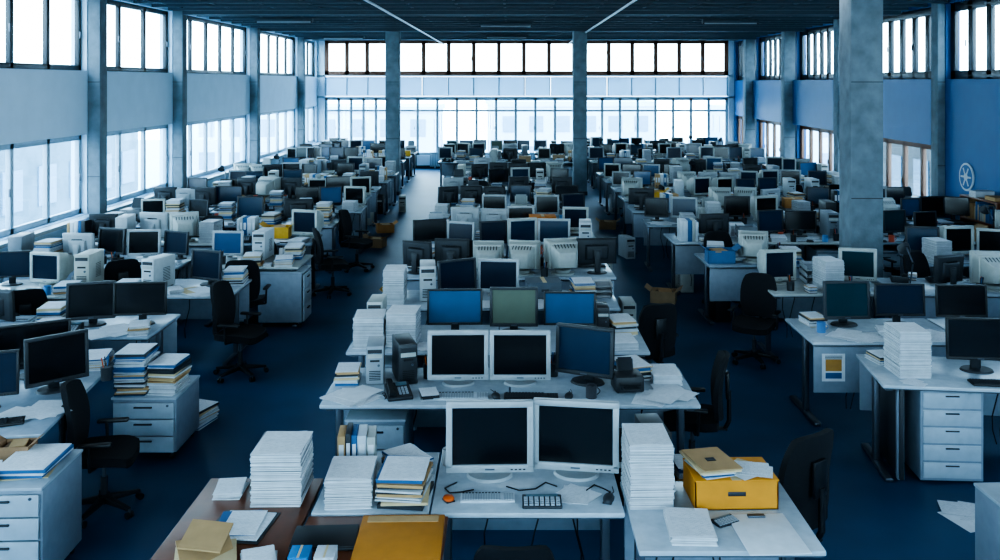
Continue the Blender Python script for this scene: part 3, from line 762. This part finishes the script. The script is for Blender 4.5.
# ------------------------------------------------------------------ right block
put(pedestal(4,.72),'drawer_pedestal',2.86,4.85,0,.03)
put(stack(.05,6),'paper_stack',2.86,4.85,.722,.1)
put(desk_mesh(1.45,.78),'office_desk',3.54,6.99,0,-.12)
b=MB(); w=.46
b.box(0,.3,.36,w,.6,.68,M_panel,.006)
for i in range(5): b.box(0,-.002,.1+i*.13,w-.04,.012,.115,M_draw,.003); b.box(0,-.012,.135+i*.13,.1,.01,.01,M_dark2,.002)
put(b.mesh('drawer_cabinet'),'drawer_cabinet',3.30,6.72,0,-.06)
b=MB(); b.box(0,0,.36,.03,.62,.68,M_dark2,.004); b.box(0,-.26,.36,.05,.05,.70,M_panel,.004); b.box(0,.26,.36,.05,.05,.70,M_panel,.004); put(b.mesh('desk_end_panel'),'desk_end_panel',2.97,7.04,0,-.12)
put(stack(.34,5,False,.24,.3),'paper_stack',3.08,6.98,DZ,.0); put(stack(.08,6,True),'paper_stack',3.0,7.27,DZ,.2,W,.7)
put(mon('wide'),'computer_monitor',3.64,6.98,DZ,-.1,SC['k'],1.0); put(keyboard(True),'keyboard',3.62,6.70,DZ,-.1,W,.85)
put(loose(2,3,.05),'loose_papers',3.02,6.74,DZ,1.5,W,.5)
D(4.32,5.6,6.60,7.38); put(mon('silver'),'computer_monitor',4.7,7.0,DZ,.1,SC['n']); put(stack(.2,1),'paper_stack',5.2,7.0,DZ,.1)
b=MB()
for i,(dx,dy,a) in enumerate(((0,0,.3),(.12,.1,-.4),(.2,-.06,.9),(.05,.14,1.3))): b.box(dx,dy,.002+i*.0025,.21,.297,.002,M_print if i%2 else M_sheet,rot=(0,0,a))
put(b.mesh('fallen_papers'),'fallen_papers',3.12,6.16,0)
D(2.62,3.95,7.78,8.58,True); D(3.97,5.3,7.78,8.58,True)
b=MB(); b.box(0,0,0,.2,.003,.24,M_sheet); b.box(0,-.003,.02,.14,.002,.1,mat('poster_ink',(.5,.25,.06),.6)); b.box(0,-.003,-.07,.14,.002,.05,M_blue)
for i in range(3): b.box(0,-.003,.10-i*.012,.15,.002,.005,M_dark2)
put(b.mesh('poster'),'poster',2.81,7.817,.52)
put(mon('black'),'computer_monitor',3.10,8.30,DZ,.05,SC['t'],1.0); put(mon('wide'),'computer_monitor',3.60,8.32,DZ,-.02,SC['d'],.92); put(mon('wide'),'computer_monitor',4.15,8.28,DZ,-.05,SC['k'],.92)
put(loose(5,7,.14),'loose_papers',3.1,7.98,DZ,.1); put(loose(2,4,.06),'loose_papers',3.75,7.97,DZ,.6); put(stack(.07,8),'paper_stack',4.5,8.1,DZ,.1); put(mon('black'),'computer_monitor',4.9,8.25,DZ,-.1,SC['d'])
put(stack(.05,2,True),'paper_stack',3.42,8.0,DZ,1.3); put(mug(),'coffee_mug',2.8,8.1,DZ,0,(.1,.2,.4)); put(stack(.1,3,True),'paper_stack',2.82,8.38,DZ,.1,W,.8)
add_chair(2.62,9.65,math.radians(-30),False,True,.86)
rowsR=[9.95,11.45,13.0,14.5,16.0,17.5,19.0,20.6,22.1]
for i,y in enumerate(rowsR):
    for j,x in enumerate((3.35,4.7,6.05)):
        sd+=1; xx=x+R.uniform(-.03,.03)+(.1 if i==0 else (-.45 if i>1 else -.3))
        if i>=3 : xx-=.1
        station(xx,y,1.33,.8,(i+j)%4==1,sd,.4)
    if i>0:
        sd+=1; station(6.85,y,1.0,.8,False,sd,.2)
for y in(25.6,27.2,28.8,30.1):
    for x in(2.9,4.25,5.6,6.75): sd+=1; station(x,y,1.3 if x<6 else .95,.8,False,sd,.3)
station(6.6,8.2,1.3,.8,False,991); station(7.0,6.6,1.2,.8,False,992)
rr=random.Random(44)
for x,y in((1.42,10.9),(-1.5,12.2),(1.45,13.7),(1.42,16.3),(-1.5,15.1),(1.42,19.2),(-2.45,16.4),(-2.5,18.0),(2.1,12.3),(2.0,15.4),(2.0,18.4),(-2.5,20.9)):
    k=rr.choice(['tower','box','box','tower','stackL']); item(k,x,y,0,rr.uniform(-.3,.3),rr)
sh=shelf(); put(sh,'bookshelf',XR-.2,14.3,0,-math.pi/2); put(sh,'bookshelf',XR-.2,13.05,0,-math.pi/2); put(sh,'bookshelf',XR-.2,9.6,0,-math.pi/2)

# ------------------------------------------------------------------ light
w=bpy.data.worlds.new('World'); scene.world=w; w.use_nodes=True
N=w.node_tree.nodes; L=w.node_tree.links; bg=N['Background']
tc=N.new('ShaderNodeTexCoord'); sx=N.new('ShaderNodeSeparateXYZ'); cr=N.new('ShaderNodeValToRGB')
L.new(tc.outputs['Generated'],sx.inputs[0]); L.new(sx.outputs['Z'],cr.inputs[0])
cr.color_ramp.elements[0].color=(.74,.90,1,1); cr.color_ramp.elements[1].color=(.44,.70,1,1)
L.new(cr.outputs[0],bg.inputs[0]); bg.inputs[1].default_value=10
def portal(x,y,z,sx_,sz,rot):
    l=bpy.data.lights.new('window_daylight','AREA'); l.shape='RECTANGLE'; l.size=sx_; l.size_y=sz
    l.cycles.is_portal=True
    o=bpy.data.objects.new('window_daylight',l); COL.objects.link(o); o.location=(x,y,z); o.rotation_euler=rot
h=math.pi/2; YM=(YB+YF)/2; LY=YF-YB
portal(XL-.3,YM,1.55,LY,1.3,(h,0,-h)); portal(XL-.3,YM,3.8,LY,1.3,(h,0,-h))
portal(XR+.3,YM,3.75,LY,1.4,(h,0,h)); portal(XR+.3,23.7,1.1,15.2,1.6,(h,0,h))
portal(.55,YF+.3,3.3,14,2.3,(-h,0,0)); portal(.55,YF+.3,1.2,14,1.8,(-h,0,0))
portal(.55,YB-.3,3.0,13.8,2.5,(h,0,0))  # portal for the added rear windows

# ------------------------------------------------------------------ camera
cam=bpy.data.cameras.new('camera'); co=bpy.data.objects.new('camera',cam); COL.objects.link(co)
co.location=(0,0,3.0); co.rotation_euler=(math.pi/2,0,0)
cam.sensor_width=36; cam.lens=32.4; cam.shift_x=-.01; cam.shift_y=-.198; cam.clip_end=400
scene.camera=co
